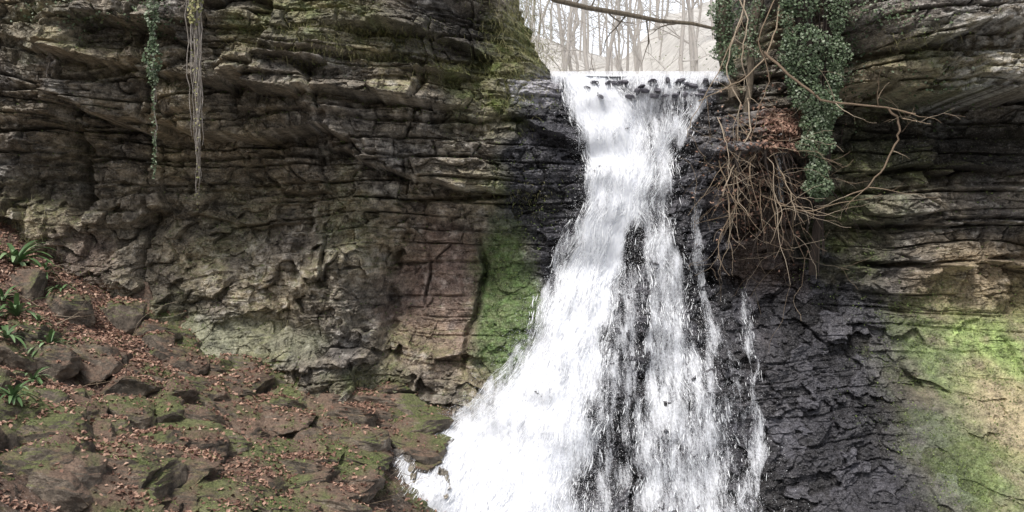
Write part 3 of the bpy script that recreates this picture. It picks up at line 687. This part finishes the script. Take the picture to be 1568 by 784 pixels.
i_=iv.obj('ivy_foliage',M_ivy,False); parent_to('ivy_covered_trunk',[t_,i_])
tr=Acc(); p3=pathpx([(1112,-60,.2),(1108,0,.2),(1106,60,.2),(1114,110,.2),(1125,150,.1)]); tr.tube(wiggle(p3,10,.01),np.linspace(.12,.07,10),8)
p4=pathpx([(1165,-60,.2),(1160,0,.2),(1150,60,.1),(1150,130,.0),(1140,190,-.1)]); tr.tube(wiggle(p4,12,.012),np.linspace(.08,.04,12),7)
t_=tr.obj('trunk',M_bark); iv=Acc(); ivy_on(iv,p3,.22,3400,.034,0,.8); ivy_on(iv,p4,.12,700,.034,0,.6); i_=iv.obj('ivy_leaves',M_ivy,False); parent_to('ivy_covered_trunk.001',[t_,i_])
rt=Acc(); rs=random.Random(33)
for pth,r in [([(1200,-40,-.3),(1190,40,-.4),(1170,90,-.5),(1140,120,-.5),(1100,140,-.4),(1070,155,-.3)],.014),
              ([(1150,-40,-.3),(1130,40,-.4),(1110,110,-.4),(1135,160,-.5),(1130,230,-.4)],.013),
              ([(1170,80,-.5),(1215,120,-.7),(1260,155,-.8),(1310,160,-.8),(1360,165,-.8),(1400,175,-.8)],.02),
              ([(1360,165,-.8),(1378,185,-.8),(1376,215,-.8),(1355,255,-.8),(1325,290,-.8),(1296,300,-.8)],.018),
              ([(1380,180,-.8),(1400,185,-.8),(1425,190,-.8)],.008),
              ([(1200,-30,-.4),(1160,60,-.5),(1180,120,-.5),(1160,170,-.5),(1150,220,-.5)],.010),
              ([(1145,150,-.4),(1150,200,-.5),(1120,260,-.6),(1105,300,-.6)],.012),
              ([(1140,20,-.3),(1100,110,-.4),(1060,180,-.4),(1050,210,-.4)],.008),
              ([(1120,-30,-.3),(1145,30,-.4),(1135,90,-.5),(1150,150,-.4)],.012)]:
    P=pathpx(pth); Q=wiggle(P,len(P)*4,.010); rt.tube(Q,np.linspace(r,r*.5,len(Q)),5)
    for c in range(4):
        q=rs.choice(Q); grow(rt,q,(rs.gauss(0,.8),-.3,rs.gauss(-.3,.7)),rs.uniform(.2,.6),r*.45,1,rs,.05,.3,6,3,2,.002)
for i in range(24):
    px=rs.uniform(1100,1200); py=rs.uniform(170,310); y=-.45; x,z=W(px,py,y)
    grow(rt,(x,y+.15,z),(rs.gauss(.15,.5),-.3,-1),rs.uniform(.8,1.7),rs.uniform(.006,.011),1 if i%2 else 2,rs,.02,.32,9,4,3,.002)
rt.obj('dead_branches',M_twig)
ro=Acc()
for i in range(34):
    px=rs.gauss(1190,36); py=rs.uniform(180,300); x,y,z=onrock(np.array([px]),np.array([py]),.03)
    grow(ro,(float(x[0]),float(y[0]),float(z[0])),(rs.gauss(0,.4),-.15,-1),rs.uniform(.4,1.0),rs.uniform(.008,.022),1,rs,.10,.25,8,4,3,.003)
ro.obj('hanging_roots',M_dark)
rl=Acc(); P=np.stack([rng.normal(1170,42,900),rng.normal(260,60,900)],1); P2=np.stack([rng.normal(1205,16,600),rng.normal(200,13,600)],1); P=np.concatenate([P,P2])
x,y,z=onrock(P[:,0],P[:,1],.03); leaves(rl,np.stack([x,y-.1*rng.random(len(x)),z],1),.045,updir=(0,-1,.5),spread=.8)
rl.obj('caught_dead_leaves',M_litter,False)
for nm,px,ln,r,rr,nl,top in (('hanging_ivy',236,270,.010,.10,800,.42),('hanging_ivy.001',302,330,.016,.10,300,.2)):
    tr=Acc(); y0=-1.7
    path=pathpx([(px,-60,y0),(px-1,60,y0),(px+1,160,y0),(px+3,240,y0),(px+2,ln,y0)])
    for k in range(3 if px<260 else 16):
        o=random.gauss(0,.012 if px<260 else .05); e=random.uniform(.55,1)
        Q=[(p[0]+o*(1-i_/40)+random.gauss(0,.006),p[1]+random.gauss(0,.02),p[2]) for i_,p in enumerate(wiggle(path,24,.006))]
        Q=Q[:int(24*e)]; tr.tube(Q,np.linspace(r*random.uniform(.3,.8),.003,len(Q)),4)
    a=tr.obj('stems',M_pale); iv=Acc(); ivy_on(iv,path,rr,nl,.036,0,top); ivy_on(iv,path,.05,nl//5,.025,top,1)
    b_=iv.obj('leaves',M_ivy if px<260 else M_grass,False); parent_to(nm,[a,b_])
iv=Acc()
for (a,b,rx,ry,n) in [(1350,20,35,18,200),(1420,150,40,20,150),(1140,60,22,40,300),(240,10,18,25,350),(1300,90,12,40,300),(120,20,40,14,250)]:
    x,y,z=onrock(rng.normal(a,rx,n),rng.normal(b,ry,n),.03); leaves(iv,np.stack([x,y-.05*rng.random(n),z],1),.036,updir=(0,-1,.5),spread=.6,asp=.9)
iv.obj('ivy',M_ivy,False)

# ------------- ground & pool -------------
bpy.ops.mesh.primitive_plane_add(size=800,location=(0,-380,-1.5)); g=bpy.context.object; g.name='ground'; g.data.materials.append(plainrock('gravel_ground',(.12,.10,.07),(.26,.22,.17),.9))
xs=np.linspace(-1.5,9,120); ys=np.linspace(-30,-.5,240); gxx,gyy=np.meshgrid(xs,ys)
grid_obj('plunge_pool',gxx,gyy,-1.0+.03*fbm(gxx*2,gyy*2,3,700),None,None,M_stream,smooth=True)

# ------------- light -------------
w=bpy.data.worlds.new('World'); scene.world=w; w.use_nodes=True; nt=w.node_tree
sky=nt.nodes.new('ShaderNodeTexSky'); sky.sky_type='NISHITA'; sky.sun_disc=False
el,az=math.radians(58),math.radians(206)
sky.sun_elevation=el; sky.sun_rotation=az; sky.air_density=1.0; sky.dust_density=4.0; sky.ozone_density=.6
bgn=nt.nodes['Background']; hs=nt.nodes.new('ShaderNodeHueSaturation'); hs.inputs['Saturation'].default_value=.55
nt.links.new(sky.outputs[0],hs.inputs['Color'])
tc=nt.nodes.new('ShaderNodeTexCoord'); sp=nt.nodes.new('ShaderNodeSeparateXYZ'); nt.links.new(tc.outputs['Generated'],sp.inputs[0])
fy=ramp(nt,sp.outputs['Y'],[(.45,(0,0,0)),(.95,(1,1,1))])
ad=nt.nodes.new('ShaderNodeMix'); ad.data_type='RGBA'; ad.blend_type='ADD'; ad.inputs['B'].default_value=(7,7,7.1,1)
nt.links.new(fy,ad.inputs['Factor']); nt.links.new(hs.outputs[0],ad.inputs['A']); nt.links.new(ad.outputs['Result'],bgn.inputs[0]); bgn.inputs[1].default_value=.135
sd_=bpy.data.lights.new('sun','SUN'); sd_.energy=2.5; sd_.angle=math.radians(11); sd_.color=(1,.97,.92)
so=bpy.data.objects.new('sun',sd_); scene.collection.objects.link(so)
dv=Vector((math.sin(az)*math.cos(el),math.cos(az)*math.cos(el),math.sin(el)))
so.rotation_euler=dv.to_track_quat('Z','Y').to_euler()
cam=bpy.data.cameras.new('camera'); co=bpy.data.objects.new('camera',cam); scene.collection.objects.link(co); scene.camera=co
co.location=(0,CAMY,CZ); co.rotation_euler=(math.radians(90),0,0); cam.lens=36; cam.sensor_width=36; cam.clip_end=2000
scene.view_settings.view_transform='Standard'; scene.view_settings.look='None'; scene.view_settings.exposure=0
